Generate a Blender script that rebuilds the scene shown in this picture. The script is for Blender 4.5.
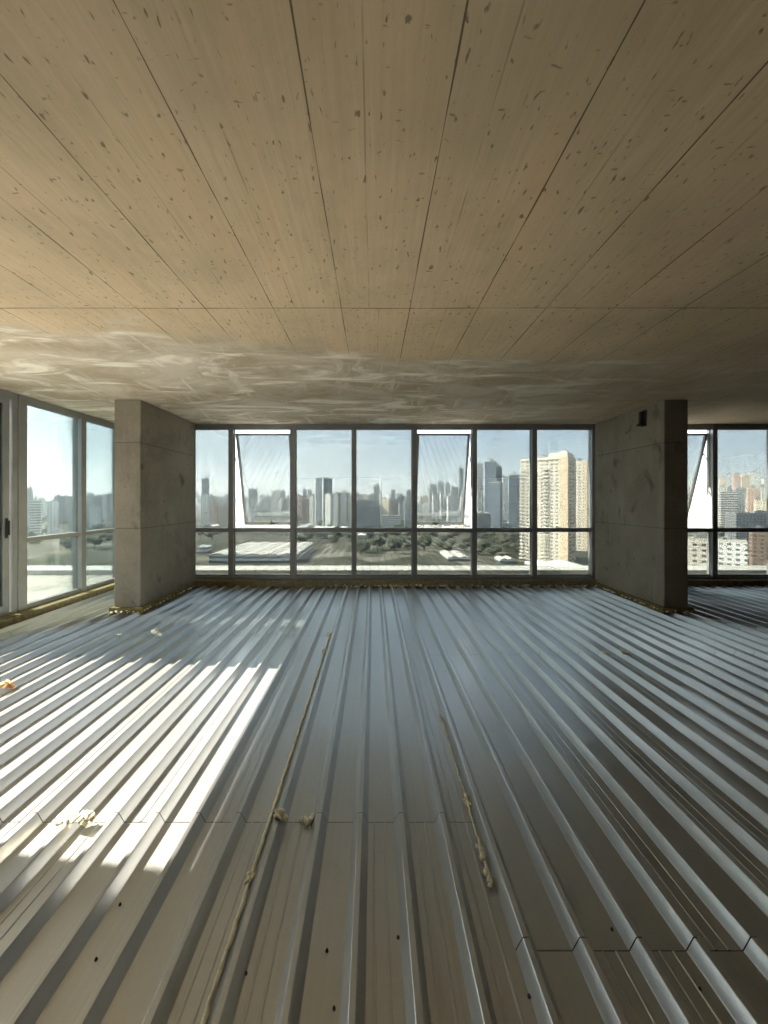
import bpy, bmesh, math, random
from mathutils import Vector, Matrix, noise

# ------------------------------------------------------------------ scene, camera, sky, sun, exposure
S = bpy.context.scene
COL = S.collection
for o in list(bpy.data.objects):
    bpy.data.objects.remove(o)

EYE = 1.58                       # height of the lens above the pans of the deck
F = 370.0                        # focal length in pixels of the 768 px wide frame
VX, VY = 373.3, 501.0            # vanishing point of the ribs

cam_data = bpy.data.cameras.new('camera')
cam = bpy.data.objects.new('camera', cam_data)
COL.objects.link(cam)
cam.location = (0, 0, EYE)
cam.rotation_euler = (math.radians(90), 0, 0)
cam_data.sensor_fit = 'HORIZONTAL'
cam_data.sensor_width = 36
cam_data.lens = F / 768 * 36
cam_data.shift_x = (384 - VX) / 768
cam_data.shift_y = -(512 - VY) / 768
cam_data.clip_start = 0.02
cam_data.clip_end = 20000
S.camera = cam

S.view_settings.view_transform = 'Standard'
S.view_settings.look = 'None'
S.view_settings.gamma = 1.0
S.view_settings.use_curve_mapping = False
S.view_settings.exposure = 0.74
S.cycles.use_denoising = True
S.cycles.use_adaptive_sampling = False
S.cycles.max_bounces = 14
S.cycles.diffuse_bounces = 7
S.cycles.glossy_bounces = 6
S.cycles.transparent_max_bounces = 24
S.cycles.volume_bounces = 1
S.cycles.sample_clamp_indirect = 40.0

SUN_POWER = 27.0
SKY_POWER = 2.2
sun_dir = Vector((1.0, -0.10, -0.715)).normalized()     # the way the light travels
sun_data = bpy.data.lights.new('sun', 'SUN')
sun_data.energy = SUN_POWER
sun_data.angle = math.radians(0.53)
sun_data.color = (1.0, 0.905, 0.755)
sun = bpy.data.objects.new('sun', sun_data)
COL.objects.link(sun)
sun.location = (-40, 4, 40)
sun.rotation_euler = sun_dir.to_track_quat('-Z', 'Y').to_euler()

world = bpy.data.worlds.new('sky')
S.world = world
world.use_nodes = True
wt = world.node_tree
wt.nodes.clear()


def build_sky():
    N, L = wt.nodes, wt.links
    out = N.new('ShaderNodeOutputWorld')
    bg = N.new('ShaderNodeBackground')
    tc = N.new('ShaderNodeTexCoord')
    sep = N.new('ShaderNodeSeparateXYZ')
    L.new(tc.outputs['Generated'], sep.inputs[0])
    ramp = N.new('ShaderNodeValToRGB')
    e = ramp.color_ramp.elements
    e[0].position = 0.0
    e[0].color = (0.80, 0.90, 0.95, 1)
    e[1].position = 1.0
    e[1].color = (0.32, 0.48, 0.76, 1)
    for p, c in ((0.06, (0.70, 0.84, 0.95, 1)), (0.17, (0.50, 0.66, 0.86, 1)), (0.4, (0.48, 0.61, 0.78, 1))):
        k = e.new(p)
        k.color = c
    L.new(sep.outputs['Z'], ramp.inputs[0])
    # pale glow on the side of the sun
    dot = N.new('ShaderNodeVectorMath')
    dot.operation = 'DOT_PRODUCT'
    L.new(tc.outputs['Generated'], dot.inputs[0])
    dot.inputs[1].default_value = tuple(-sun_dir)
    mr = N.new('ShaderNodeMapRange')
    mr.inputs['From Min'].default_value = -0.75
    mr.inputs['From Max'].default_value = 1.0
    L.new(dot.outputs['Value'], mr.inputs['Value'])
    pw = N.new('ShaderNodeMath')
    pw.operation = 'POWER'
    L.new(mr.outputs[0], pw.inputs[0])
    pw.inputs[1].default_value = 2.2
    mix = N.new('ShaderNodeMix')
    mix.data_type = 'RGBA'
    L.new(pw.outputs[0], mix.inputs['Factor'])
    L.new(ramp.outputs[0], mix.inputs['A'])
    mix.inputs['B'].default_value = (0.98, 1.10, 1.12, 1)
    # thin streaks of cloud
    mp = N.new('ShaderNodeMapping')
    mp.inputs['Scale'].default_value = (2.0, 2.0, 14.0)
    L.new(tc.outputs['Generated'], mp.inputs[0])
    nz = N.new('ShaderNodeTexNoise')
    nz.inputs['Scale'].default_value = 2.2
    nz.inputs['Detail'].default_value = 5
    L.new(mp.outputs[0], nz.inputs['Vector'])
    cr = N.new('ShaderNodeMapRange')
    cr.inputs['From Min'].default_value = 0.5
    cr.inputs['From Max'].default_value = 0.8
    cr.inputs['To Max'].default_value = 0.28
    L.new(nz.outputs['Fac'], cr.inputs['Value'])
    mix2 = N.new('ShaderNodeMix')
    mix2.data_type = 'RGBA'
    L.new(cr.outputs[0], mix2.inputs['Factor'])
    L.new(mix.outputs['Result'], mix2.inputs['A'])
    mix2.inputs['B'].default_value = (1.2, 1.25, 1.25, 1)
    L.new(mix2.outputs['Result'], bg.inputs['Color'])
    bg.inputs['Strength'].default_value = SKY_POWER
    L.new(bg.outputs[0], out.inputs['Surface'])


build_sky()


# ------------------------------------------------------------------ helpers: meshes
class MB:
    """Collects shapes and links them as one mesh object."""

    def __init__(self):
        self.v, self.f = [], []

    def add(self, verts, faces):
        n = len(self.v)
        self.v += [tuple(p) for p in verts]
        self.f += [tuple(i + n for i in f) for f in faces]
        return self

    def box(self, x0, x1, y0, y1, z0, z1):
        v = [(x0, y0, z0), (x1, y0, z0), (x1, y1, z0), (x0, y1, z0), (x0, y0, z1), (x1, y0, z1), (x1, y1, z1), (x0, y1, z1)]
        f = [(0, 3, 2, 1), (4, 5, 6, 7), (0, 1, 5, 4), (1, 2, 6, 5), (2, 3, 7, 6), (3, 0, 4, 7)]
        return self.add(v, f)

    def bar(self, a, b, w, d, up=(1, 0, 0)):
        """A rectangular bar from a to b, w wide along `up`, d thick the other way."""
        a, b = Vector(a), Vector(b)
        t = (b - a).normalized()
        u = Vector(up)
        u = (u - t * u.dot(t)).normalized()
        s = t.cross(u)
        v = []
        for p in (a, b):
            for i, j in ((-1, -1), (1, -1), (1, 1), (-1, 1)):
                v.append(p + u * (i * w / 2) + s * (j * d / 2))
        return self.add(v, [(3, 2, 1, 0), (4, 5, 6, 7), (0, 1, 5, 4), (1, 2, 6, 5), (2, 3, 7, 6), (3, 0, 4, 7)])

    def tube(self, pts, radii, seg=8):
        pts = [Vector(p) for p in pts]
        n = len(pts)
        v, f = [], []
        for i, p in enumerate(pts):
            t = (pts[min(i + 1, n - 1)] - pts[max(i - 1, 0)]).normalized()
            u = t.orthogonal().normalized() if abs(t.z) > 0.9 else t.cross(Vector((0, 0, 1))).normalized()
            w = t.cross(u)
            r = radii[i] if hasattr(radii, '__len__') else radii
            for k in range(seg):
                a = 2 * math.pi * k / seg
                v.append(p + u * (math.cos(a) * r) + w * (math.sin(a) * r))
        for i in range(n - 1):
            for k in range(seg):
                a, b = i * seg + k, i * seg + (k + 1) % seg
                f.append((a, b, b + seg, a + seg))
        f.append(tuple(range(seg - 1, -1, -1)))
        f.append(tuple(range((n - 1) * seg, n * seg)))
        return self.add(v, f)

    def blob(self, c, r, seed, squash=0.7, rough=0.5, sub=2, freq=None):
        bm = bmesh.new()
        bmesh.ops.create_icosphere(bm, subdivisions=sub, radius=1.0)
        off = Vector((seed * 3.17, seed * 1.31, seed * 2.11))
        k = freq or 1.7
        vs = []
        for q in bm.verts:
            p = q.co.copy()
            s = 1 + rough * noise.noise(p * k + off) + rough * 0.5 * noise.noise(p * k * 2.6 + off)
            vs.append((c[0] + p.x * r * s, c[1] + p.y * r * s, c[2] + p.z * r * s * squash))
        fs = [tuple(x.index for x in q.verts) for q in bm.faces]
        bm.free()
        return self.add(vs, fs)

    def build(self, name, mat, parent=None, loc=None, bevel=0.0, smooth=False, rotz=0.0):
        me = bpy.data.meshes.new(name)
        me.from_pydata(self.v, [], self.f)
        bm = bmesh.new()
        bm.from_mesh(me)
        bmesh.ops.recalc_face_normals(bm, faces=bm.faces)
        bm.to_mesh(me)
        bm.free()
        if smooth:
            for p in me.polygons:
                p.use_smooth = True
        me.materials.append(mat)
        o = bpy.data.objects.new(name, me)
        COL.objects.link(o)
        if parent:
            o.parent = parent
        if loc:
            o.location = loc
        o.rotation_euler.z = rotz
        if bevel:
            m = o.modifiers.new('soft_edges', 'BEVEL')
            m.width = bevel
            m.segments = 2
            m.limit_method = 'ANGLE'
        return o


def tag(o, label=None, cat=None, group=None, kind=None):
    if label:
        o['label'] = label
    if cat:
        o['category'] = cat
    if group:
        o['group'] = group
    if kind:
        o['kind'] = kind
    return o


def empty(name, loc=(0, 0, 0), rotz=0.0):
    o = bpy.data.objects.new(name, None)
    o.empty_display_size = 0.2
    COL.objects.link(o)
    o.location = loc
    o.rotation_euler.z = rotz
    return o


def copy_tree(o, parent=None):
    c = o.copy()
    COL.objects.link(c)
    if parent:
        c.parent = parent
    for ch in list(o.children):
        copy_tree(ch, c)
    return c


def at(px, py, Y):
    """The point at depth Y that the photograph shows at pixel px, py."""
    return Vector(((px - VX) * Y / F, Y, EYE - (py - VY) * Y / F))


# ------------------------------------------------------------------ helpers: materials
class NT:
    def __init__(self, name):
        self.m = bpy.data.materials.new(name)
        self.m.use_nodes = True
        self.t = self.m.node_tree
        self.t.nodes.clear()
        self.out = self.n('OutputMaterial')

    def n(self, kind, **kw):
        x = self.t.nodes.new('ShaderNode' + kind)
        for k, v in kw.items():
            setattr(x, k, v)
        return x

    def l(self, a, b):
        self.t.links.new(a, b)

    def val(self, x, sock):
        if isinstance(x, (int, float)):
            sock.default_value = x
        elif isinstance(x, tuple):
            sock.default_value = x if len(x) == 4 or sock.type == 'VECTOR' else (*x, 1)
        else:
            self.l(x, sock)

    def math(self, op, a, b=0.0, c=None):
        x = self.n('Math', operation=op)
        self.val(a, x.inputs[0])
        self.val(b, x.inputs[1])
        if c is not None:
            self.val(c, x.inputs[2])
        return x.outputs[0]

    def mix(self, f, a, b, blend='MIX'):
        x = self.n('Mix', data_type='RGBA', blend_type=blend)
        self.val(f, x.inputs['Factor'])
        self.val(a, x.inputs['A'])
        self.val(b, x.inputs['B'])
        return x.outputs['Result']

    def coord(self):
        return self.n('TexCoord').outputs['Object']

    def mapping(self, vec, scale=(1, 1, 1), loc=(0, 0, 0), rot=(0, 0, 0)):
        x = self.n('Mapping')
        self.l(vec, x.inputs[0])
        x.inputs['Scale'].default_value = scale
        x.inputs['Location'].default_value = loc
        x.inputs['Rotation'].default_value = rot
        return x.outputs[0]

    def noise(self, vec, scale=5.0, detail=4.0, rough=0.5, dist=0.0):
        x = self.n('TexNoise')
        self.l(vec, x.inputs['Vector'])
        x.inputs['Scale'].default_value = scale
        x.inputs['Detail'].default_value = detail
        x.inputs['Roughness'].default_value = rough
        x.inputs['Distortion'].default_value = dist
        return x.outputs['Fac']

    def rng(self, x, a, b, c=0.0, d=1.0, smooth=False):
        m = self.n('MapRange')
        if smooth:
            m.interpolation_type = 'SMOOTHSTEP'
        self.l(x, m.inputs['Value'])
        m.inputs['From Min'].default_value = a
        m.inputs['From Max'].default_value = b
        m.inputs['To Min'].default_value = c
        m.inputs['To Max'].default_value = d
        return m.outputs[0]

    def sep(self, vec):
        x = self.n('SeparateXYZ')
        self.l(vec, x.inputs[0])
        return x.outputs

    def bsdf(self, color, rough=0.6, metal=0.0, spec=0.5, bump=None, bump_s=0.2, bump_d=0.01, coat=0.0):
        b = self.n('BsdfPrincipled')
        if coat:
            b.inputs['Coat Weight'].default_value = coat
            b.inputs['Coat Roughness'].default_value = 0.28
        self.val(color, b.inputs['Base Color'])
        self.val(rough, b.inputs['Roughness'])
        self.val(metal, b.inputs['Metallic'])
        b.inputs['Specular IOR Level'].default_value = spec
        if bump is not None:
            u = self.n('Bump')
            u.inputs['Strength'].default_value = bump_s
            u.inputs['Distance'].default_value = bump_d
            self.l(bump, u.inputs['Height'])
            self.l(u.outputs[0], b.inputs['Normal'])
        self.l(b.outputs[0], self.out.inputs['Surface'])
        return self.m


def plain(name, color, rough=0.6, metal=0.0, var=0.12, scale=8.0, spec=0.5, bump=0.0):
    t = NT(name)
    c = t.coord()
    nz = t.noise(c, scale, 5, 0.6)
    dark = tuple(x * (1 - var) for x in color)
    lite = tuple(min(1, x * (1 + var)) for x in color)
    col = t.mix(t.rng(nz, 0.3, 0.7), dark, lite)
    return t.bsdf(col, rough, metal, spec, nz if bump else None, bump, 0.01)


def mat_deck():
    t = NT('galvanised_steel')
    c = t.coord()
    streak = t.noise(t.mapping(c, (60, 0.5, 60)), 1.0, 4, 0.6)
    patch = t.noise(t.mapping(c, (1.0, 0.5, 1.0)), 1.6, 5, 0.6)
    spang = t.noise(c, 55, 3, 0.6)
    col = t.mix(t.rng(streak, 0.3, 0.7), (0.485, 0.50, 0.505), (0.525, 0.54, 0.545))
    col = t.mix(t.rng(patch, 0.45, 0.75, 0, 0.35), col, (0.47, 0.455, 0.41))
    col = t.mix(t.rng(spang, 0.4, 0.7, 0, 0.25), col, (0.46, 0.47, 0.47))
    dust = t.noise(t.mapping(c, (34, 0.25, 10), (3, 1, 0)), 1.0, 3, 0.5, 0.2)
    col = t.mix(t.rng(dust, 0.64, 0.74, 0, 0.22), col, (0.36, 0.31, 0.23))
    smudge = t.noise(t.mapping(c, (5, 2.2, 1), (8, 3, 0)), 1.0, 6, 0.7, 0.8)
    col = t.mix(t.rng(smudge, 0.62, 0.76, 0, 0.4), col, (0.34, 0.32, 0.28))
    rough = t.rng(t.math('ADD', streak, t.math('MULTIPLY', patch, 0.8)), 0.6, 1.2, 0.29, 0.36)
    return t.bsdf(col, rough, 0.78, 0.5, patch, 0.08, 0.004, coat=0.5)


CEIL_Z = 3.0
SEAM, PITCH, CROSS = -0.235, 0.503, 2.723


def mat_ceiling():
    t = NT('board_marked_concrete')
    c = t.coord()
    x, y, z = t.sep(c)
    # boards of the formwork
    wob = t.noise(t.mapping(c, (0.5, 0.5, 0.5)), 2.0, 2)
    u = t.math('DIVIDE', t.math('SUBTRACT', t.math('ADD', x, t.math('MULTIPLY', t.math('SUBTRACT', wob, 0.5), 0.012)), SEAM), PITCH)
    cell = t.math('FLOOR', u)
    fr = t.math('SUBTRACT', u, cell)
    edge = t.math('MULTIPLY', t.math('MINIMUM', fr, t.math('SUBTRACT', 1.0, fr)), PITCH)      # metres from the seam
    brk = t.noise(t.mapping(c, (3, 1.2, 1)), 2.0, 3)
    wid = t.rng(brk, 0.35, 0.65, 0.0012, 0.0045)
    seam = t.math('LESS_THAN', edge, wid)
    v = t.math('DIVIDE', t.math('SUBTRACT', t.math('ADD', y, t.math('MULTIPLY', wob, 0.02)), CROSS + 0.01), 2.5)
    vc = t.math('FLOOR', v)
    vf = t.math('SUBTRACT', v, vc)
    vedge = t.math('MULTIPLY', t.math('MINIMUM', vf, t.math('SUBTRACT', 1.0, vf)), 2.5)
    cross = t.math('LESS_THAN', vedge, t.math('ADD', wid, 0.001))
    seam = t.math('MAXIMUM', seam, cross)
    # each board has a tone of its own
    cb = t.n('CombineXYZ')
    t.l(cell, cb.inputs[0])
    t.l(vc, cb.inputs[1])
    wn = t.n('TexWhiteNoise')
    t.l(cb.outputs[0], wn.inputs['Vector'])
    tone = wn.outputs['Value']
    grain = t.noise(t.mapping(c, (42, 1.1, 1)), 1.0, 5, 0.65, 0.4)
    fine = t.noise(t.mapping(c, (120, 5, 1)), 1.0, 3, 0.6)
    cloud = t.noise(c, 1.3, 5, 0.6)
    col = t.mix(t.rng(grain, 0.3, 0.7), (0.56, 0.44, 0.29), (0.66, 0.535, 0.37))
    col = t.mix(t.math('MULTIPLY', tone, 0.45), col, (0.52, 0.40, 0.25))
    col = t.mix(t.rng(cloud, 0.42, 0.72, 0, 0.55), col, (0.38, 0.325, 0.22))
    col = t.mix(t.rng(fine, 0.55, 0.75, 0, 0.25), col, (0.30, 0.24, 0.15))
    blot = t.noise(t.mapping(c, (2.5, 1.1, 1), (5, 9, 0)), 1.0, 6, 0.7, 0.5)
    col = t.mix(t.rng(blot, 0.48, 0.72, 0, 0.6), col, (0.39, 0.325, 0.205))
    warm = t.noise(t.mapping(c, (3.2, 0.7, 1), (1, 4, 0)), 1.0, 5, 0.65, 0.3)
    col = t.mix(t.rng(warm, 0.52, 0.72, 0, 0.45), col, (0.66, 0.47, 0.29))
    # a second joint within some boards
    e2 = t.math('ABSOLUTE', t.math('SUBTRACT', fr, t.math('ADD', 0.3, t.math('MULTIPLY', tone, 0.4))))
    line2 = t.math('MULTIPLY', t.math('LESS_THAN', e2, 0.006), t.rng(brk, 0.45, 0.6, 0, 0.6))
    col = t.mix(line2, col, (0.24, 0.19, 0.12))
    # pits and flecks
    pit = t.noise(t.mapping(c, (44, 18, 1)), 1.0, 2, 0.4, 0.3)
    col = t.mix(t.rng(pit, 0.665, 0.72, 0, 0.8), col, (0.16, 0.125, 0.075))
    flk = t.noise(t.mapping(c, (16, 40, 1), (4, 2, 0)), 1.0, 2, 0.4, 0.2)
    col = t.mix(t.rng(flk, 0.70, 0.74, 0, 0.65), col, (0.18, 0.14, 0.085))
    wht = t.noise(t.mapping(c, (5, 3, 1), (9, 5, 0)), 1.3, 5, 0.75)
    col = t.mix(t.rng(wht, 0.66, 0.74, 0, 0.3), col, (0.72, 0.64, 0.50))
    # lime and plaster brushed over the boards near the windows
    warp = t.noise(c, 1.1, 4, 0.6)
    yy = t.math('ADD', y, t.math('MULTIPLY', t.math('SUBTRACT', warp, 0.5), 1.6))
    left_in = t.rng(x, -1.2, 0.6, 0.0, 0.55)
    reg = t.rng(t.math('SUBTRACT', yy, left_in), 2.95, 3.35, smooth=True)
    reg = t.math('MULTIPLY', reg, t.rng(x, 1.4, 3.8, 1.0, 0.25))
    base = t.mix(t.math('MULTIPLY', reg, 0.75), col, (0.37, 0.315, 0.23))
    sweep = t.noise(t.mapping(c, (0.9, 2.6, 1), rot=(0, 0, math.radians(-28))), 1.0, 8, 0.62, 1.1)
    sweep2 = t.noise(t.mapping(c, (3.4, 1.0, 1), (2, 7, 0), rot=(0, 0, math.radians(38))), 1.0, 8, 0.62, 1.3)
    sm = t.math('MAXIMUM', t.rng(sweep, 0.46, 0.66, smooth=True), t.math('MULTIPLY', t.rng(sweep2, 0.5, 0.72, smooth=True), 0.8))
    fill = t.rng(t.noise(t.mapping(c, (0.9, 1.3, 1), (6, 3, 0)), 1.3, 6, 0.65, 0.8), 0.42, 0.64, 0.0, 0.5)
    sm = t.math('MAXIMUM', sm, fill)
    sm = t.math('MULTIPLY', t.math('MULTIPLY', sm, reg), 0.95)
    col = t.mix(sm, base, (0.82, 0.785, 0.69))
    # rust fleck
    seam_s = t.math('MULTIPLY', seam, t.math('SUBTRACT', 1.0, t.math('MULTIPLY', reg, 0.75)))
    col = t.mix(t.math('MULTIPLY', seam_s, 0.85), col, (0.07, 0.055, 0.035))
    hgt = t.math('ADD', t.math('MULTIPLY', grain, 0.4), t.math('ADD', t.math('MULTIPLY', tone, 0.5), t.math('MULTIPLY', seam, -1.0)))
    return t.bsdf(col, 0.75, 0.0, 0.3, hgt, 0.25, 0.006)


def mat_concrete(name, light, dark, joints=(), side_scale=1.0):
    t = NT(name)
    c = t.coord()
    x, y, z = t.sep(c)
    big = t.noise(c, 1.6, 6, 0.62)
    fine = t.noise(c, 26, 5, 0.7)
    run = t.noise(t.mapping(c, (5, 5, 0.7)), 1.0, 5, 0.65)
    col = t.mix(t.rng(big, 0.3, 0.7), dark, light)
    col = t.mix(t.rng(fine, 0.35, 0.75, 0, 0.35), col, tuple(v * 0.72 for v in dark))
    col = t.mix(t.rng(run, 0.55, 0.75, 0, 0.35), col, tuple(min(1, v * 1.3) for v in light))
    spot = t.noise(t.mapping(c, (3.4, 3.4, 2.2), (2.2, 1.3, 0.4)), 1.0, 3, 0.55, 0.4)
    col = t.mix(t.rng(spot, 0.60, 0.72, 0, 0.7), col, tuple(v * 0.35 for v in dark))
    blot = t.noise(t.mapping(c, (1.2, 1.2, 0.9), (6, 2, 3)), 1.0, 6, 0.7, 0.6)
    col = t.mix(t.rng(blot, 0.52, 0.7, 0, 0.5), col, tuple(v * 0.55 for v in dark))
    hole = t.noise(c, 11, 1, 0.4)
    col = t.mix(t.rng(hole, 0.76, 0.79, 0, 0.7), col, tuple(v * 0.3 for v in dark))
    for h in joints:
        d = t.math('ABSOLUTE', t.math('SUBTRACT', t.math('ADD', z, t.math('MULTIPLY', fine, 0.006)), h))
        col = t.mix(t.math('MULTIPLY', t.math('LESS_THAN', d, 0.005), 0.7), col, tuple(v * 0.35 for v in dark))
    return t.bsdf(col, 0.85, 0.0, 0.25, t.math('ADD', big, t.math('MULTIPLY', fine, 0.5)), 0.4, 0.01)


def mat_glass(name, tint, refl, streaks=False):
    """One face of a coated solar pane; light crosses two faces."""
    t = NT(name)
    lw = t.n('LayerWeight')
    lw.inputs['Blend'].default_value = 0.22
    fac = t.math('MINIMUM', t.math('ADD', refl, t.math('MULTIPLY', lw.outputs['Fresnel'], 0.55)), 1.0)
    tr = t.n('BsdfTransparent')
    c = t.coord()
    dirt = t.noise(t.mapping(c, (6, 6, 0.6)), 1.2, 5, 0.6)
    tone = t.mix(t.rng(dirt, 0.35, 0.7), tint, tuple(v * 0.93 for v in tint))
    t.l(tone, tr.inputs[0])
    gl = t.n('BsdfGlossy')
    gl.inputs['Roughness'].default_value = 0.0
    gl.inputs['Color'].default_value = (0.92, 0.97, 1.0, 1)
    mx = t.n('MixShader')
    t.l(fac, mx.inputs[0])
    t.l(tr.outputs[0], mx.inputs[1])
    t.l(gl.outputs[0], mx.inputs[2])
    t.l(mx.outputs[0], t.out.inputs['Surface'])
    return t.m


def mat_facade(name, wall, glass, floor_h=3.4, bay=3.2, wy=0.5, wx=0.6, metal=0.0, rough=0.7, glossy=False, trim=None):
    t = NT(name)
    c = t.coord()
    x, y, z = t.sep(c)
    nrm = t.n('NewGeometry')
    hx = t.math('ADD', x, y)
    fz = t.math('FRACT', t.math('DIVIDE', z, floor_h))
    fx = t.math('FRACT', t.math('DIVIDE', t.math('ADD', hx, 500.3), bay))
    inz = t.math('LESS_THAN', t.math('ABSOLUTE', t.math('SUBTRACT', fz, 0.5)), wy / 2)
    inx = t.math('LESS_THAN', t.math('ABSOLUTE', t.math('SUBTRACT', fx, 0.5)), wx / 2)
    tcn = t.n('TexCoord')
    nz = t.sep(tcn.outputs['Normal'])[2]
    vert = t.math('LESS_THAN', t.math('ABSOLUTE', nz), 0.5)
    win = t.math('MULTIPLY', t.math('MULTIPLY', inz, inx), vert)
    cb = t.n('CombineXYZ')
    t.l(t.math('FLOOR', t.math('DIVIDE', z, floor_h)), cb.inputs[0])
    t.l(t.math('FLOOR', t.math('DIVIDE', t.math('ADD', hx, 500.3), bay)), cb.inputs[1])
    wn = t.n('TexWhiteNoise')
    t.l(cb.outputs[0], wn.inputs['Vector'])
    gcol = t.mix(wn.outputs['Value'], tuple(v * 0.6 for v in glass), tuple(min(1, v * 1.7) for v in glass))
    wear = t.noise(c, 0.09, 4, 0.6)
    wcol = t.mix(t.rng(wear, 0.3, 0.7), tuple(v * 0.86 for v in wall), wall)
    if trim:
        band = t.math('MULTIPLY', t.math('LESS_THAN', fz, 0.16), vert)
        wcol = t.mix(band, wcol, trim)
    col = t.mix(win, wcol, gcol)
    rg = t.mix(win, (rough,) * 3, (0.12,) * 3)
    return t.bsdf(col, rg, metal, 0.5)


STEEL = mat_deck()
CEIL = mat_ceiling()
COLUMN = mat_concrete('cast_column_concrete', (0.32, 0.285, 0.22), (0.225, 0.20, 0.155), (1.2, 2.4))
SLAB = mat_concrete('rough_slab_concrete', (0.30, 0.27, 0.22), (0.21, 0.19, 0.155))
REAR = mat_concrete('dark_blockwork', (0.13, 0.12, 0.10), (0.08, 0.073, 0.06))
PARAPET = mat_concrete('pale_parapet_concrete', (0.62, 0.61, 0.57), (0.53, 0.52, 0.48))
TERRACE = mat_concrete('pale_terrace_screed', (0.42, 0.40, 0.355), (0.35, 0.335, 0.295))
ALU = plain('grey_anodised_aluminium', (0.31, 0.315, 0.315), 0.42, 0.35, 0.08, 5)
ALU_DARK = plain('dark_gasket_rubber', (0.035, 0.035, 0.035), 0.6)
BLACK = plain('black_plastic', (0.015, 0.015, 0.015), 0.4)
GLASS = mat_glass('tinted_solar_glass', (0.475, 0.50, 0.50), 0.13)
GLASS_LEFT = mat_glass('tinted_terrace_glass', (0.53, 0.57, 0.565), 0.06)
WOOL = plain('olive_insulation_board', (0.19, 0.15, 0.06), 0.95, 0, 0.35, 22, 0.1, 0.5)
WOOL_EDGE = plain('weathered_sealing_strip', (0.25, 0.215, 0.13), 0.95, 0, 0.35, 18, 0.1, 0.5)
FOAM = plain('cured_yellow_foam', (0.93, 0.85, 0.64), 0.8, 0, 0.28, 40, 0.2, 0.6)
FOAM_PALE = plain('cured_cream_foam', (0.94, 0.89, 0.76), 0.8, 0, 0.2, 40, 0.2, 0.6)
DARK_METAL = plain('dark_rusted_steel', (0.055, 0.05, 0.042), 0.6, 0.3, 0.3, 20)

# ------------------------------------------------------------------ the setting: floor, ceiling, walls
X_LEFT, X_RIGHT, Y_REAR, Y_GLASS = -4.72, 11.5, -9.0, 6.86

floor = MB().box(-4.95, X_RIGHT, Y_REAR, 7.0, -0.35, -0.02).build('floor', REAR)
tag(floor, 'corrugated galvanised steel deck floor running to the windows', 'floor', kind='structure')

RIB = [(0.0, 0.0), (0.003, 0.004), (0.0255, 0.045), (0.0285, 0.048), (0.0475, 0.048), (0.0505, 0.045), (0.074, 0.004), (0.077, 0.0)]


def deck_sheet(x0, y0, y1, ribs, lift, seed):
    """A sheet of `ribs` ribs, 0.2 m apart, of metal one millimetre thick."""
    rnd = random.Random(seed)
    prof = []
    for k in range(ribs):
        b = k * 0.2
        prof += [(b + px, pz) for px, pz in RIB]
        if rnd.random() < 0.5:
            for s in (0.030, 0.078):
                prof += [(b + 0.077 + s - 0.006, 0.0), (b + 0.077 + s - 0.003, 0.0028), (b + 0.077 + s + 0.003, 0.0028), (b + 0.077 + s + 0.006, 0.0)]
    prof.append((ribs * 0.2 + 0.0012, 0.0))
    n = len(prof)
    v, f = [], []
    for y in (y0, y1):
        for t in (0.0, -0.0012):
            for px, pz in prof:
                v.append((x0 + px, y, pz + t + lift))
    for i in range(n - 1):
        f.append((i, i + 1, 2 * n + i + 1, 2 * n + i))
        f.append((n + i, 3 * n + i, 3 * n + i + 1, n + i + 1))
        f.append((i, n + i, n + i + 1, i + 1))
        f.append((2 * n + i, 2 * n + i + 1, 3 * n + i + 1, 3 * n + i))
    f.append((0, 2 * n, 3 * n, n))
    f.append((n - 1, 2 * n - 1, 4 * n - 1, 3 * n - 1))
    return MB().add(v, f).build('deck_sheet', STEEL, floor)


GAP = 0.0021
seed = 1
for n in range(-4, 11):
    x0 = -0.5015 + n
    ribs = 5
    joints = [-3.2, -0.68, 1.82, 4.33, 6.735] if n < 1 else [-3.7, -1.2, 1.30, 3.80, 6.30, 6.735]
    if n in (3, 5, 6):
        joints = [-3.0, -0.45, 2.05, 4.55, 6.735]
    for a, b in zip(joints, joints[1:]):
        deck_sheet(x0, a + GAP, b - GAP, ribs, 0.0, seed)
        seed += 1
# the strip of deck along the left kerb: one more rib
for a, b in zip([-3.2, -0.68, 1.82, 4.33, 6.735], [-0.68, 1.82, 4.33, 6.735]):
    deck_sheet(-4.7015 + 0.0, a + GAP, b - GAP, 1, 0.0, seed)
    seed += 1

# screw heads that the photograph shows in the pans
for px, py in ((96, 960), (240, 946), (327, 951), (334, 1009), (246, 974), (398, 938), (529, 997), (612, 930), (700, 990), (120, 905)):
    Y = F * EYE / (py - VY)
    X = (px - VX) * Y / F
    MB().tube([(X, Y, 0.0), (X, Y, 0.0035)], [0.0052, 0.0052], 12).tube([(X, Y, 0.0035), (X, Y, 0.0085)], [0.0034, 0.003], 6).build('screw', DARK_METAL, floor)

ceiling = MB().box(-5.0, X_RIGHT, Y_REAR, 7.05, CEIL_Z, CEIL_Z + 0.32).build('ceiling', CEIL)
tag(ceiling, 'tan board-marked concrete ceiling with white smears near the windows', 'ceiling', kind='structure')

wl = MB().box(-4.95, -4.66, Y_REAR, 1.90, -0.02, CEIL_Z).build('wall_left', REAR)
tag(wl, 'bare concrete wall beside the open terrace door', 'wall', kind='structure')
wr = MB().box(X_RIGHT, X_RIGHT + 0.25, Y_REAR, 7.0, -0.3, CEIL_Z + 0.3).build('wall_right', REAR)
tag(wr, 'bare concrete wall at the right end of the floor', 'wall', kind='structure')
wb = MB().box(-4.95, X_RIGHT, Y_REAR - 0.25, Y_REAR, -0.3, CEIL_Z + 0.3).build('wall_rear', REAR)
tag(wb, 'bare concrete wall across the rear of the floor', 'wall', kind='structure')

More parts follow.
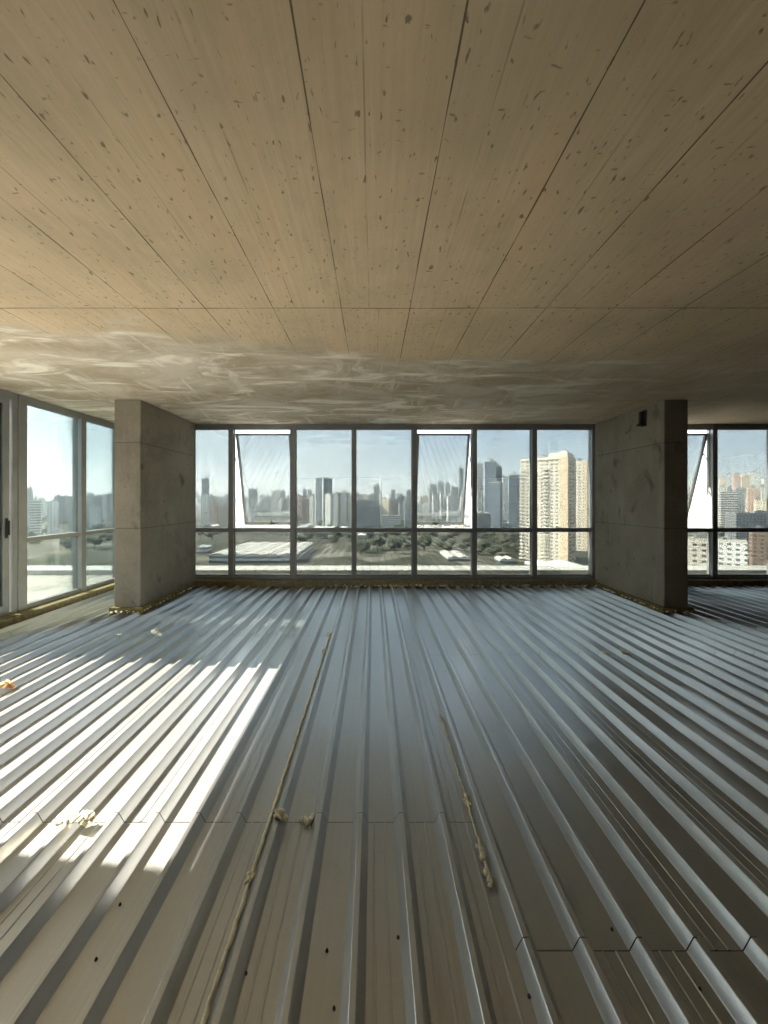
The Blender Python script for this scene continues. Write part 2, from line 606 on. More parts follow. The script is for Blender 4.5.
# ---- columns
def column(x0, x1, label, foam_sides, kerb_mat):
    root = MB().box(x0, x1, 5.18, 6.80, -0.02, CEIL_Z).build('concrete_column', COLUMN, bevel=0.012)
    tag(root, label, 'column', kind='structure')
    k = MB()
    t, h = 0.045, 0.098
    k.box(x0 - t, x1 + t, 5.18 - t, 5.185, 0.0, h)
    k.box(x0 - t, x0 + 0.005, 5.185, 6.74, 0.0, h)
    k.box(x1 - 0.005, x1 + t, 5.185, 6.74, 0.0, h)
    k.build('insulation_strip', kerb_mat, root, bevel=0.006)
    rnd = random.Random(int(x0 * 100))
    fm = MB()
    for side in foam_sides:
        for i in range(34 if side != 'front' else 12):
            u = rnd.random()
            if side == 'front':
                p = (x0 - t + u * (x1 - x0 + 2 * t), 5.18 - t - 0.012, 0.03 + 0.03 * rnd.random())
            elif side == 'left':
                p = (x0 - t - 0.012, 5.16 + 1.55 * u, 0.05 + 0.012 * rnd.random())
            else:
                p = (x1 + t + 0.012, 5.16 + 1.55 * u, 0.05 + 0.012 * rnd.random())
            fm.blob(p, rnd.uniform(0.005, 0.013) * (1 + (u * 7 % 1)), rnd.random() * 50, 0.7, 0.7, 1)
    tag(fm.build('foam_seal', FOAM_PALE, root, smooth=True), kind='stuff')
    return root


column(-3.628, -3.258, 'grey concrete column beside the terrace windows on the left', ('front', 'right'), WOOL)
column(4.072, 4.408, 'dark concrete column at the right end of the middle windows', ('front', 'left'), WOOL)

# ---- kerbs under the glazing
bb = MB().box(-4.72, X_RIGHT, 6.735, 6.95, -0.02, 0.135).build('baseboard_back', WOOL_EDGE, bevel=0.01)
tag(bb, 'olive insulated kerb under the back windows', 'kerb', kind='structure')
bl = MB().box(-4.80, -4.55, 1.9, 6.735, -0.02, 0.112).build('baseboard_left', WOOL_EDGE, bevel=0.014)
tag(bl, 'olive insulated kerb under the terrace windows', 'kerb', kind='structure')

# ------------------------------------------------------------------ windows
ZB, ZT0, ZT1, ZTOP = 0.215, 1.005, 1.078, 2.91      # sill rail top, transom, underside of head rail
YG = Y_GLASS


def bay(number, xa, xb, label, left_mull=0.09, right_mull=0.0, awning=False, handle_at=0.5, right_half=0.045):
    """One bay of the back glazing between the centre lines xa and xb."""
    w = empty('window_%d' % number, ((xa + xb) / 2, YG, 0.135))
    tag(w, label, 'window', kind='structure')
    ox, oy, oz = w.location
    L = xa + left_mull / 2
    R = xb - right_half

    def part(name, mb, mat, parent=w, bevel=0.0):
        mb.v = [(x - ox, y - oy, z - oz) for x, y, z in mb.v]
        return mb.build(name, mat, parent, bevel=bevel)

    m = MB().box(xa - left_mull / 2, xa + left_mull / 2, YG - 0.03, YG + 0.10, 0.135, CEIL_Z - 0.002)
    m.box(xa - left_mull / 2 - 0.012, xa + left_mull / 2 + 0.012, YG + 0.03, YG + 0.05, 0.2, ZTOP)
    part('mullion', m, ALU, bevel=0.004)
    if right_mull:
        part('mullion', MB().box(xb - right_mull / 2, xb + right_mull / 2, YG - 0.03, YG + 0.10, 0.135, CEIL_Z - 0.002), ALU, bevel=0.004)
        R = xb - right_mull / 2
    part('head_rail', MB().box(L, R, YG - 0.02, YG + 0.09, ZTOP, CEIL_Z - 0.002).box(L, R, YG + 0.0, YG + 0.02, ZTOP - 0.012, ZTOP), ALU, bevel=0.003)
    part('sill_rail', MB().box(L, R, YG - 0.02, YG + 0.09, 0.135, ZB - 0.03).box(L, R, YG + 0.01, YG + 0.07, ZB - 0.03, ZB), ALU, bevel=0.003)
    part('transom', MB().box(L, R, YG - 0.02, YG + 0.09, ZT0, ZT1), ALU, bevel=0.003)
    part('pane', MB().box(L, R, YG + 0.034, YG + 0.046, ZB, ZT0), GLASS)
    if not awning:
        part('pane', MB().box(L, R, YG + 0.034, YG + 0.046, ZT1, ZTOP), GLASS)
        return w
    # top-hung sash, slid down a little and pushed out at the bottom
    t0 = Vector((0, YG + 0.07, 2.845))
    t1 = Vector((0, YG + 0.56, 1.108))
    d = (t1 - t0).normalized()
    nrm = Vector((0, -d.z, d.y)) * -1      # into the room and down
    if nrm.y > 0:
        nrm = -nrm
    l0, r0 = L + 0.012, R - 0.012
    fr = MB()
    wf = 0.042

    def P(x, s, k=0.0):
        q = t0 + d * s + nrm * k
        return Vector((x, q.y, q.z))
    ln = (t1 - t0).length
    fr.bar(P(l0, 0.02), P(r0, 0.02), 0.036, 0.042, up=d)
    fr.bar(P(l0, ln - 0.025), P(r0, ln - 0.025), 0.055, 0.042, up=d)
    fr.bar(P(l0 + wf / 2, 0.0), P(l0 + wf / 2, ln), wf, 0.042)
    fr.bar(P(r0 - wf / 2, 0.0), P(r0 - wf / 2, ln), wf, 0.042)
    sash = part('sash', fr, ALU, bevel=0.003)
    pn = MB()
    pn.bar(P((l0 + r0) / 2, 0.04), P((l0 + r0) / 2, ln - 0.05), r0 - l0 - 2 * wf, 0.011)
    part('pane', pn, GLASS, sash)
    hx = l0 + (r0 - l0) * handle_at
    hd = MB()
    hd.bar(P(hx - 0.05, ln - 0.03, 0.026), P(hx + 0.05, ln - 0.03, 0.026), 0.03, 0.014, up=d)
    hd.bar(P(hx, ln - 0.03, 0.03), P(hx - 0.015, ln - 0.10, 0.055), 0.022, 0.014)
    hd.bar(P(hx - 0.075, ln - 0.02, 0.045), P(hx + 0.06, ln - 0.035, 0.045), 0.014, 0.012, up=d)
    part('handle', hd, BLACK, sash, 0.003)
    for xs, xf in ((l0 + 0.004, L), (r0 - 0.004, R)):
        arm = MB().bar((xf + (0.01 if xf < xs else -0.01), YG + 0.05, 2.30), P(xs, 0.36), 0.008, 0.022)
        arm.bar((xf + (0.01 if xf < xs else -0.01), YG + 0.05, 2.80), (xf + (0.01 if xf < xs else -0.01), YG + 0.05, 2.2), 0.006, 0.02)
        part('stay_arm', arm, ALU, sash)
    return w


XM = [-3.755, -2.633, -1.489, -0.360, 0.762, 1.871, 2.981, 4.093, 5.21, 6.316, 7.44, 8.56]
bay(1, XM[0], XM[1], 'narrow window bay beside the left column with hazy towers behind')
bay(2, XM[1], XM[2], 'window with a tilted open sash right of the left column', awning=True, handle_at=0.55)
bay(3, XM[2], XM[3], 'window framing the dark glass tower', left_mull=0.10, right_half=0.035)
bay(4, XM[3], XM[4], 'window framing the white mast in the middle', left_mull=0.07)
bay(5, XM[4], XM[5], 'window with a tilted open sash in the middle of the row', awning=True, handle_at=0.42)
bay(6, XM[5], XM[6], 'window framing the cluster of blue-grey towers')
bay(7, XM[6], XM[7], 'window framing the cream apartment tower', right_mull=0.10)
bay(8, XM[8] - 0.0, XM[9], 'window with an open sash just past the right column', left_mull=0.09, awning=True)
bay(9, XM[9], XM[10], 'window framing the hillside town at the far right', left_mull=0.09)
bay(10, XM[10], XM[11], 'window beyond the right edge of the hillside view', right_mull=0.09)
tr = MB().box(4.41, XM[8] - 0.045, YG - 0.02, YG + 0.09, 0.135, CEIL_Z - 0.002).box(8.605, X_RIGHT, YG - 0.02, YG + 0.09, 0.135, CEIL_Z - 0.002).build('trim_1', ALU)
tag(tr, 'grey metal infill panel behind the right column', 'panel', kind='structure')
tr = MB().box(-4.80, XM[0] - 0.045, YG - 0.02, YG + 0.09, 0.135, ZB).box(-4.80, XM[0] - 0.045, YG - 0.02, YG + 0.09, ZTOP, CEIL_Z - 0.002).box(-4.80, -4.66, YG - 0.06, YG + 0.09, 0.112, CEIL_Z - 0.002)
tr.box(-4.66, XM[0] - 0.045, YG + 0.034, YG + 0.046, ZB, ZTOP)
tr = tr.build('trim_2', ALU, bevel=0.004)
tag(tr, 'grey metal corner post where the terrace windows meet the back windows', 'post', kind='structure')

# ---- the glazing to the terrace
XL = X_LEFT
ZLB = 0.172


def side_bay(number, ya, yb, label, post_w):
    w = empty('window_%d' % number, (XL, (ya + yb) / 2, 0.112))
    tag(w, label, 'window', kind='structure')
    ox, oy, oz = w.location

    def part(name, mb, mat, bevel=0.0):
        mb.v = [(x - ox, y - oy, z - oz) for x, y, z in mb.v]
        return mb.build(name, mat, w, bevel=bevel)
    part('mullion', MB().box(XL - 0.12, XL + 0.03, ya - post_w / 2, ya + post_w / 2, 0.112, CEIL_Z - 0.002), ALU, 0.004)
    a, b = ya + post_w / 2, yb - 0.05
    part('head_rail', MB().box(XL - 0.10, XL + 0.02, a, b, ZTOP, CEIL_Z - 0.002).box(XL - 0.05, XL - 0.01, a, b, ZTOP - 0.012, ZTOP), ALU, 0.003)
    part('sill_rail', MB().box(XL - 0.10, XL + 0.02, a, b, 0.112, ZLB - 0.02).box(XL - 0.06, XL - 0.0, a, b, ZLB - 0.02, ZLB), ALU, 0.003)
    part('transom', MB().box(XL - 0.10, XL + 0.02, a, b, 1.02, 1.082), ALU, 0.003)
    part('pane', MB().box(XL - 0.046, XL - 0.034, a, b, ZLB, 1.02), GLASS_LEFT)
    part('pane', MB().box(XL - 0.046, XL - 0.034, a, b, 1.082, ZTOP), GLASS_LEFT)
    return w


side_bay(11, 4.955, 6.00, 'terrace window nearest the sliding door', 0.125)
side_bay(12, 6.00, 6.85, 'terrace window half hidden by the left column', 0.10)

door = empty('door_1', (XL, 3.4, 0.112))
tag(door, 'grey aluminium sliding terrace door with a black handle', 'door', kind='structure')


def dpart(name, mb, mat, parent=door, bevel=0.0):
    mb.v = [(x - XL, y - 3.4, z - 0.112) for x, y, z in mb.v]
    return mb.build(name, mat, parent, bevel=bevel)


fr = MB().box(XL - 0.12, XL + 0.02, 1.90, 1.97, 0.112, CEIL_Z - 0.002).box(XL - 0.12, XL + 0.02, 4.82, 4.892, 0.112, CEIL_Z - 0.002)
fr.box(XL - 0.12, XL + 0.02, 1.97, 4.82, 2.91, CEIL_Z - 0.002).box(XL - 0.12, XL + 0.02, 1.97, 4.82, 0.112, 0.15)
dpart('door_frame', fr, ALU, bevel=0.004)
for xo, y0, y1, hd in ((-0.020, 3.90, 4.80, True), (-0.080, 3.87, 4.76, False)):
    lf = MB()
    xa, xb = XL + xo - 0.022, XL + xo + 0.022
    lf.box(xa, xb, y0, y0 + 0.075, 0.15, 2.91).box(xa, xb, y1 - 0.085, y1, 0.15, 2.91)
    lf.box(xa, xb, y0 + 0.075, y1 - 0.085, 0.15, 0.24).box(xa, xb, y0 + 0.075, y1 - 0.085, 2.83, 2.91)
    leaf = dpart('door_leaf', lf, ALU, bevel=0.004)
    dpart('pane', MB().box(XL + xo - 0.006, XL + xo + 0.006, y0 + 0.075, y1 - 0.085, 0.24, 2.83), GLASS_LEFT, leaf)
    if hd:
        h = MB().box(xb, xb + 0.012, y1 - 0.060, y1 - 0.028, 1.10, 1.36)
        h.bar((xb + 0.035, y1 - 0.044, 1.14), (xb + 0.035, y1 - 0.044, 1.33), 0.02, 0.018).bar((xb, y1 - 0.044, 1.15), (xb + 0.04, y1 - 0.044, 1.15), 0.016, 0.016, up=(0, 1, 0)).bar((xb, y1 - 0.044, 1.32), (xb + 0.04, y1 - 0.044, 1.32), 0.016, 0.016, up=(0, 1, 0))
        tag(dpart('handle', h, BLACK, leaf, 0.003), 'black door handle')

# ---- terrace outside
tf = MB().box(-14, -4.84, -6, 7.40, -0.3, 0.10).box(-4.84, 14, 6.97, 7.40, -0.3, 0.06).build('terrace_floor', TERRACE)
tag(tf, 'pale sunlit terrace floor outside the left windows', 'terrace', kind='structure')
pp = MB().box(-14, 14, 7.40, 7.86, -0.5, 0.175).box(-14, 14, 7.38, 7.88, 0.175, 0.205).build('parapet', PARAPET, bevel=0.01)
tag(pp, 'low pale parapet running outside all the back windows', 'parapet', kind='structure')

# ------------------------------------------------------------------ small things inside
def foam_line(name, label, pts, r0, r1, seed, lumps):
    """A bead of cured foam along pts with thicker lumps at given fractions."""
    rnd = random.Random(seed)
    P, R = [], []
    n = len(pts) - 1
    steps = 36 * n
    for i in range(steps + 1):
        u = i / steps * n
        k = min(int(u), n - 1)
        p = Vector(pts[k]).lerp(Vector(pts[k + 1]), u - k)
        f = i / steps
        q = noise.noise(Vector((f * 26, seed, 0)))
        q2 = noise.noise(Vector((f * 70, seed + 5, 0)))
        p.x += 0.007 * q + 0.004 * q2
        r = r0 + (r1 - r0) * (0.5 + 0.9 * q)
        for lf, lr in lumps:
            r = max(r, lr * max(0, 1 - (abs(f - lf) / 0.018) ** 2) * (0.8 + 0.5 * q2))
        P.append(p)
        R.append(max(0.003, r))
    m = MB().tube(P, R, 8)
    for lf, lr in lumps:
        u = lf * n
        k = min(int(u), n - 1)
        p = Vector(pts[k]).lerp(Vector(pts[k + 1]), u - k)
        for j in range(4):
            m.blob((p.x + rnd.uniform(-1, 1) * lr, p.y + rnd.uniform(-2, 2) * lr, p.z + rnd.uniform(0, 0.6) * lr), lr * rnd.uniform(0.6, 1.0), rnd.random() * 90, 0.8, 0.5, 2)
    o = m.build(name, FOAM, smooth=True)
    return tag(o, label, 'foam bead')


def on_deck(px, py, z=0.0):
    Y = F * (EYE - z) / (py - VY)
    return Vector(((px - VX) * Y / F, Y, z))


foam_line('foam_bead', 'long yellow foam bead along a rib left of centre',
          [(-0.513, 1.05, 0.010), (-0.512, 1.6, 0.010), (-0.511, 2.4, 0.008), (-0.510, 3.4, 0.007), (-0.510, 4.42, 0.008)], 0.005, 0.011, 3,
          [(0.225, 0.013), (0.5, 0.009), (0.86, 0.018), (0.985, 0.022)])
foam_line('foam_bead', 'short yellow foam bead along a rib right of centre',
          [(0.484, 1.51, 0.012), (0.487, 1.9, 0.010), (0.490, 2.3, 0.008), (0.490, 2.72, 0.006)], 0.003, 0.006, 8,
          [(0.02, 0.015), (0.12, 0.015), (0.36, 0.016), (0.93, 0.009)])


def foam_lump(label, spots, seed, mat=None):
    rnd = random.Random(seed)
    m = MB()
    for px, py, z, r in spots:
        p = on_deck(px, py, z)
        for j in range(5):
            m.blob((p.x + rnd.uniform(-1, 1) * r * 0.9, p.y + rnd.uniform(-1, 1) * r * 0.9, z + r * 0.35 + rnd.uniform(0, 0.5) * r), r * rnd.uniform(0.5, 0.85), rnd.random() * 99, 0.75, 0.7, 2, 2.2)
    o = m.build('foam_lump', mat or FOAM, smooth=True)
    return tag(o, label, 'foam lump')


foam_lump('large yellow foam lump on the sunlit deck at the left joint', [(60, 822, 0.0, 0.016), (66, 819, 0.02, 0.018), (74, 818, 0.046, 0.022), (82, 820, 0.046, 0.026), (88, 823, 0.03, 0.02)], 11)
foam_lump('small yellow foam lump just right of the big one in the sun', [(108, 823, 0.0, 0.008), (112, 820, 0.0, 0.014), (117, 817, 0.01, 0.012)], 12)
foam_lump('yellow foam lump over the rib beside the long bead', [(279, 816, 0.046, 0.018), (284, 820, 0.03, 0.02)], 13)
foam_lump('pale foam lump in a pan right of the long bead', [(303, 822, 0.0, 0.013), (309, 821, 0.0, 0.02), (315, 818, 0.015, 0.015)], 14, FOAM_PALE)
foam_lump('pale foam lump in front of the left column base', [(155, 634, 0.046, 0.032), (160, 636, 0.03, 0.026)], 15, FOAM_PALE)
foam_lump('tiny foam lump left of the column foam', [(120, 636, 0.046, 0.022), (124, 637, 0.02, 0.018)], 16)
foam_lump('brown foam lump at the left edge of the sunlit deck', [(1, 688, 0.046, 0.035), (7, 687, 0.03, 0.03), (12, 688, 0.01, 0.02)], 17, plain('aged_brown_foam', (0.42, 0.25, 0.11), 0.85, 0, 0.3, 30))
foam_lump('left of two foam dots on ribs before the right column', [(604, 654, 0.046, 0.022)], 18, FOAM_PALE)
foam_lump('right of two foam dots on ribs before the right column', [(623, 653, 0.046, 0.03), (626, 656, 0.02, 0.02)], 19, FOAM_PALE)

# ragged foam along the foot of the back kerb
rnd = random.Random(5)
m = MB()
for i in range(170):
    px = rnd.uniform(378, 596) if i % 4 else rnd.uniform(330, 420)
    m.blob(((px - VX) * 6.72 / F, 6.727 + rnd.uniform(-0.012, 0.006), 0.02 + rnd.random() * 0.035), rnd.uniform(0.010, 0.026), rnd.random() * 60, 0.8, 0.6, 1)
o = m.build('foam_seal', FOAM, smooth=True)
tag(o, 'ragged yellow foam seal along the foot of the back kerb', 'foam seal', kind='stuff')

# bracket on the right column, just under the ceiling
b = empty('wall_bracket', (4.072, 5.56, 2.86))
tag(b, 'dark steel bracket on the right column just under the ceiling', 'bracket')
MB().box(-0.012, 0.0, -0.05, 0.05, -0.16, 0.08).build('back_plate', DARK_METAL, b, bevel=0.003)
MB().box(-0.075, -0.012, -0.02, 0.02, -0.13, 0.06).box(-0.10, -0.012, -0.028, 0.028, -0.155, -0.125).build('hook', DARK_METAL, b, bevel=0.004)
for z in (0.05, -0.1):
    MB().tube([(-0.012, 0.036, z), (-0.022, 0.036, z)], 0.008, 6).build('bolt', DARK_METAL, b)

# ------------------------------------------------------------------ the city outside
GZ = -55.0


def gheight(x, y):
    """Height of the ground: flat, with a hillside on the right."""
    def ss(a, b, t):
        t = max(0.0, min(1.0, (t - a) / (b - a)))
        return t * t * (3 - 2 * t)
    hill = 95 * ss(420, 1500, x) * ss(500, 1500, y)
    far = 30 * ss(2200, 4200, y)
    return GZ + hill + far


def mat_ground():
    t = NT('urban_ground')
    c = t.coord()
    n1 = t.noise(c, 0.012, 6, 0.65)
    n2 = t.noise(c, 0.05, 5, 0.7)
    vor = t.n('TexVoronoi')
    t.l(c, vor.inputs['Vector'])
    vor.inputs['Scale'].default_value = 0.03
    col = t.mix(t.rng(n1, 0.4, 0.6), (0.05, 0.056, 0.038), (0.12, 0.11, 0.088))
    col = t.mix(t.rng(n2, 0.45, 0.7, 0, 0.8), col, (0.03, 0.042, 0.025))
    col = t.mix(t.rng(t.sep(vor.outputs['Color'])[0], 0.74, 0.8, 0, 0.6), col, (0.24, 0.22, 0.18))
    return t.bsdf(col, 0.95, 0, 0.1)


gx = [-4500, -2500, -1500, -900, -500, -250, 0, 150, 300, 420, 550, 700, 850, 1000, 1200, 1500, 2000, 3000, 5000]
gy = [60, 200, 350, 500, 600, 700, 800, 900, 1000, 1150, 1300, 1500, 1800, 2200, 2600, 3200, 4200, 6500]
v = [(x, y, gheight(x, y)) for y in gy for x in gx]
nx = len(gx)
f = [(j * nx + i, j * nx + i + 1, (j + 1) * nx + i + 1, (j + 1) * nx + i) for j in range(len(gy) - 1) for i in range(nx - 1)]
g = MB().add(v, f).build('ground', mat_ground(), smooth=True)
tag(g, 'patchy city ground of parkland and streets far below', 'ground', kind='structure')

PLACED = []


def claim(x, y, r, always=False):
    """Keeps a round plot of ground; False when another thing stands there."""
    free = all((x - a) ** 2 + (y - b) ** 2 > (r + c) ** 2 for a, b, c in PLACED)
    if free or always:
        PLACED.append((x, y, r))
    return free


# facades
FC = {}


def facade(key):
    if key in FC:
        return FC[key]
    spec = {
        'cream': ((0.70, 0.645, 0.55), (0.10, 0.10, 0.095), 3.4, 4.4, 0.42, 0.5),
        'cream_plain': ((0.76, 0.68, 0.54), (0.22, 0.20, 0.17), 3.4, 5.0, 0.36, 0.4),
        'white': ((0.74, 0.74, 0.70), (0.16, 0.18, 0.19), 3.3, 4.0, 0.42, 0.5),
        'grey': ((0.36, 0.37, 0.37), (0.10, 0.12, 0.13), 3.3, 3.6, 0.5, 0.6),
        'dim': ((0.22, 0.23, 0.24), (0.06, 0.075, 0.085), 3.4, 3.4, 0.5, 0.6),
        'glass': ((0.14, 0.16, 0.18), (0.05, 0.075, 0.095), 3.8, 2.4, 0.74, 0.84),
        'blue': ((0.20, 0.23, 0.27), (0.07, 0.11, 0.15), 3.6, 2.8, 0.6, 0.74),
        'pink': ((0.62, 0.43, 0.35), (0.15, 0.12, 0.11), 3.3, 4.2, 0.42, 0.5),
        'beige': ((0.62, 0.54, 0.42), (0.16, 0.14, 0.12), 3.3, 4.2, 0.44, 0.5),
        'brown': ((0.30, 0.22, 0.17), (0.09, 0.08, 0.075), 3.3, 4.0, 0.45, 0.5),
        'bands': ((0.70, 0.69, 0.66), (0.10, 0.11, 0.12), 4.0, 400.0, 0.5, 2.0),
    }[key]
    FC[key] = mat_facade('facade_' + key, *spec)
    return FC[key]


ROOF = plain('pale_roof_gravel', (0.50, 0.48, 0.43), 0.9, 0, 0.15, 0.2)
ROOF_DARK = plain('grey_roof_felt', (0.22, 0.22, 0.21), 0.9, 0, 0.2, 0.2)
ROOF_WHITE = plain('white_sheet_roof', (0.80, 0.79, 0.74), 0.6, 0, 0.08, 0.1)


def building(name, label, px0, px1, ytop, D, style, cat='building', group=None, yaw=0.0, depth=None, roof=None, extra=(), base=None, detail=True, seed=0):
    """A block that spans px0..px1 at depth D and rises to image row ytop."""
    rnd = random.Random(seed + int(px0 * 7) + int(D))
    W = (px1 - px0) * D / F
    X = ((px0 + px1) / 2 - VX) * D / F
    top = EYE - (ytop - VY) * D / F
    z0 = (gheight(X, D) if base is None else base) - 3
    H = top - z0
    a = math.radians(yaw)
    if yaw:
        r = depth or 0.8
        w = W / (abs(math.cos(a)) + r * abs(math.sin(a)))
        d = w * r
    else:
        w = W
        d = depth or min(max(W * 0.7, 12), 40)
    if yaw:
        X *= (D + d / 2) / D
    root = empty(name, (X, D + d / 2, z0), a)
    claim(X, D + d / 2, math.hypot(w, d) / 2, True)
    tag(root, label, cat, group)
    hw, hd = w / 2, d / 2
    par = min(1.6, H * 0.04)
    body = MB().box(-hw, hw, -hd, hd, 0, H - par)
    for item in extra:
        if item[0] == 'fin':
            _, u, fw, proud = item
            body.box(-hw + u * w - fw / 2, -hw + u * w + fw / 2, -hd - proud, -hd, 0, H - par)
    body.build('facade', facade(style), root)
    rm = roof or ROOF
    t = min(0.8, w * 0.06)
    m = MB().box(-hw, hw, -hd, -hd + t, H - par, H).box(-hw, hw, hd - t, hd, H - par, H).box(-hw, -hw + t, -hd + t, hd - t, H - par, H).box(hw - t, hw, -hd + t, hd - t, H - par, H)
    m.box(-hw + t, hw - t, -hd + t, hd - t, H - par, H - par + 0.25)
    m.build('roof_parapet', rm, root)
    if detail:
        bw, bd = w * rnd.uniform(0.2, 0.4), d * rnd.uniform(0.3, 0.5)
        bx = rnd.uniform(-0.25, 0.25) * w
        bh = min(5.0, H * 0.07)
        MB().box(bx - bw / 2, bx + bw / 2, -bd / 2, bd / 2, H - par, H + bh * 0.6).box(bx - bw / 5, bx + bw / 5, -bd / 4, bd / 4, H + bh * 0.6, H + bh).build('plant_room', facade('grey') if rnd.random() < 0.5 else ROOF_DARK, root)
    root['_wdh'] = (w, d, H)
    return root


def crane(root, x, z, s):
    m = MB().bar((x, 0, z), (x, 0, z + 9 * s), 1.0 * s, 1.0 * s).bar((x - 7 * s, 0, z + 7 * s), (x + 15 * s, 0, z + 11 * s), 0.9 * s, 0.9 * s, up=(0, 1, 0))
    m.build('roof_crane', DARK_METAL, root)


# --- cream towers behind the right-hand window
ct = building('apartment_tower', 'large cream apartment tower filling the window by the right column', 521.5, 573.5, 458.5, 345, 'cream', 'tower', yaw=-42, depth=0.62, extra=())
w, d, H = ct['_wdh']
m = MB().box(-w / 2 - 0.5, w / 2 + 0.5, -d / 2 - 0.6, d / 2 + 0.6, H - 1.0, H + 1.2).box(w * 0.12, w / 2 - 0.5, -d / 2 + 2, d / 2 - 2, H + 1.2, H + 5.0).box(w * 0.3, w * 0.42, -3, 3, H + 5, H + 7.5)
m.build('crown_block', plain('cream_render', (0.72, 0.65, 0.53), 0.8, 0, 0.06, 0.2), ct)
RAIL = plain('balcony_render', (0.74, 0.70, 0.62), 0.75, 0, 0.05, 0.3)
WINDOW = plain('dark_window_glass', (0.05, 0.055, 0.055), 0.15, 0, 0.3, 0.3)
k = 0
for fl in range(1, 30):
    z = fl * 3.4 + 0.2
    if z > H - 9:
        break
    for u, bw in ((-0.47, 4.0), (0.05, 5.6)):
        bm_ = MB()
        x = u * w
        bm_.box(x - bw / 2, x + bw / 2, -d / 2 - 1.5, -d / 2 + 0.05, z, z + 0.25)
        bm_.box(x - bw / 2, x + bw / 2, -d / 2 - 1.5, -d / 2 - 1.35, z + 0.25, z + 1.25)
        bm_.box(x - bw / 2, x - bw / 2 + 0.15, -d / 2 - 1.35, -d / 2, z + 0.25, z + 1.25).box(x + bw / 2 - 0.15, x + bw / 2, -d / 2 - 1.35, -d / 2, z + 0.25, z + 1.25)
        bm_.build('balcony', RAIL, ct)
m = MB().box(w * 0.36, w * 0.5 + 0.6, -d / 2 - 0.8, d / 2 + 0.4, 0, H + 1.0)
m.build('corner_shaft', plain('ochre_render', (0.62, 0.50, 0.36), 0.8, 0, 0.08, 0.2), ct)
for fl in range(1, 29):
    z = fl * 3.4 + 0.9
    if z > H - 6:
        break
    MB().box(w / 2 + 0.55, w / 2 + 0.68, -d * 0.3, -d * 0.12, z, z + 1.6).build('window', WINDOW, ct)
    if fl % 2:
        MB().box(w / 2 + 0.55, w / 2 + 0.68, d * 0.05, d * 0.25, z, z + 1.6).build('window', WINDOW, ct)
ct2 = building('apartment_tower', 'second cream apartment tower behind the large one beside the right column', 570.5, 589, 462, 420, 'cream', 'tower', yaw=-40, depth=0.75)
w, d, H = ct2['_wdh']
MB().box(w * 0.34, w * 0.5 + 0.6, -d / 2 - 0.8, d / 2 + 0.4, 0, H + 1.0).build('corner_shaft', bpy.data.materials['ochre_render'], ct2)
MB().box(-w / 2 - 0.4, w / 2 + 0.4, -d / 2 - 0.4, d / 2 + 0.4, H - 0.8, H + 1.0).build('crown_block', bpy.data.materials['cream_render'], ct2)

# --- blue-grey towers left of the cream ones
building('office_tower', 'slim grey tower at the left edge of the blue-grey tower cluster', 476, 483.5, 463, 900, 'grey', 'tower', yaw=-20)
t = building('office_tower', 'tall blue-grey tower with a crane on its roof', 484.5, 497.5, 461, 700, 'blue', 'tower', yaw=-25, depth=0.6)
crane(t, 0, t['_wdh'][2], 0.7)
building('office_tower', 'lower dark shoulder tower right of the crane tower', 495.5, 502, 466, 720, 'glass', 'tower')
building('office_tower', 'paler stepped tower in front of the crane tower', 489.5, 503, 482, 600, 'blue', 'tower', yaw=-35)
building('apartment_tower', 'thin pale tower between the crane tower and the dark glass block', 503, 508, 477, 950, 'white', 'tower')
building('office_tower', 'dark glass block just left of the cream tower', 508.5, 521, 474, 560, 'glass', 'tower', yaw=-30)
building('apartment_block', 'small white block at the foot of the blue-grey towers', 477.5, 483, 490, 620, 'white')
building('office_block', 'low dark block below the blue-grey towers', 476, 491, 513, 560, 'dim', depth=30)
building('warehouse', 'low pale shed below the dark glass block', 492, 516, 523, 640, 'bands', roof=ROOF, depth=40)

# --- window with the dark glass tower
gt = building('office_tower', 'dark glass tower with a bright left face and rounded top', 315, 332.2, 478.5, 850, 'glass', 'tower', yaw=-42, depth=0.95, detail=False)
w, d, H = gt['_wdh']
MB().box(-w / 2 + 3, w / 2 - 3, -d / 2 + 3, d / 2 - 3, H - 1, H + 3.2).box(-w / 2 - .5, w / 2 + .5, -d / 2 - .5, -d / 2 + 1, H - 2, H + 0.6).build('crown_block', facade('dim'), gt)
MB().box(-w / 2 - 0.5, -w / 2 + 2.4, -d / 2 - 0.6, -d / 2 + 2, 0, H).box(w / 2 - 2.4, w / 2 + 0.5, -d / 2 - 0.6, -d / 2 + 2, 0, H).build('corner_fins', plain('pale_cladding', (0.62, 0.63, 0.62), 0.5, 0, 0.06, 0.1), gt)
building('apartment_tower', 'pale tower in front of the dark glass tower', 325, 333.5, 494, 780, 'white', 'tower', yaw=-30)
building('apartment_tower', 'grey slab right of the dark glass tower', 333, 340.5, 493.5, 800, 'grey', 'tower', yaw=-30)
building('apartment_tower', 'broad grey block with rooftop sheds right of the dark glass tower', 339.5, 349, 492, 900, 'grey', 'tower', yaw=-20)
building('apartment_block', 'small cream block at the right edge of the dark tower window', 348.5, 352.5, 497, 620, 'cream_plain')
building('apartment_tower', 'twin pale slabs left of the dark glass tower', 308, 315.5, 495.5, 950, 'white', 'tower', yaw=-20)
building('apartment_tower', 'left of two far towers left of the dark glass tower', 302.8, 306, 489.5, 1500, 'dim', 'tower')
building('apartment_tower', 'right of two far towers left of the dark glass tower', 307.6, 311.6, 490, 1500, 'dim', 'tower')
building('apartment_block', 'reddish low block beside the open sash', 296.5, 302.5, 496, 1000, 'pink')
building('apartment_block', 'brownish low block left of the twin pale slabs', 302, 308.5, 498.5, 900, 'brown')

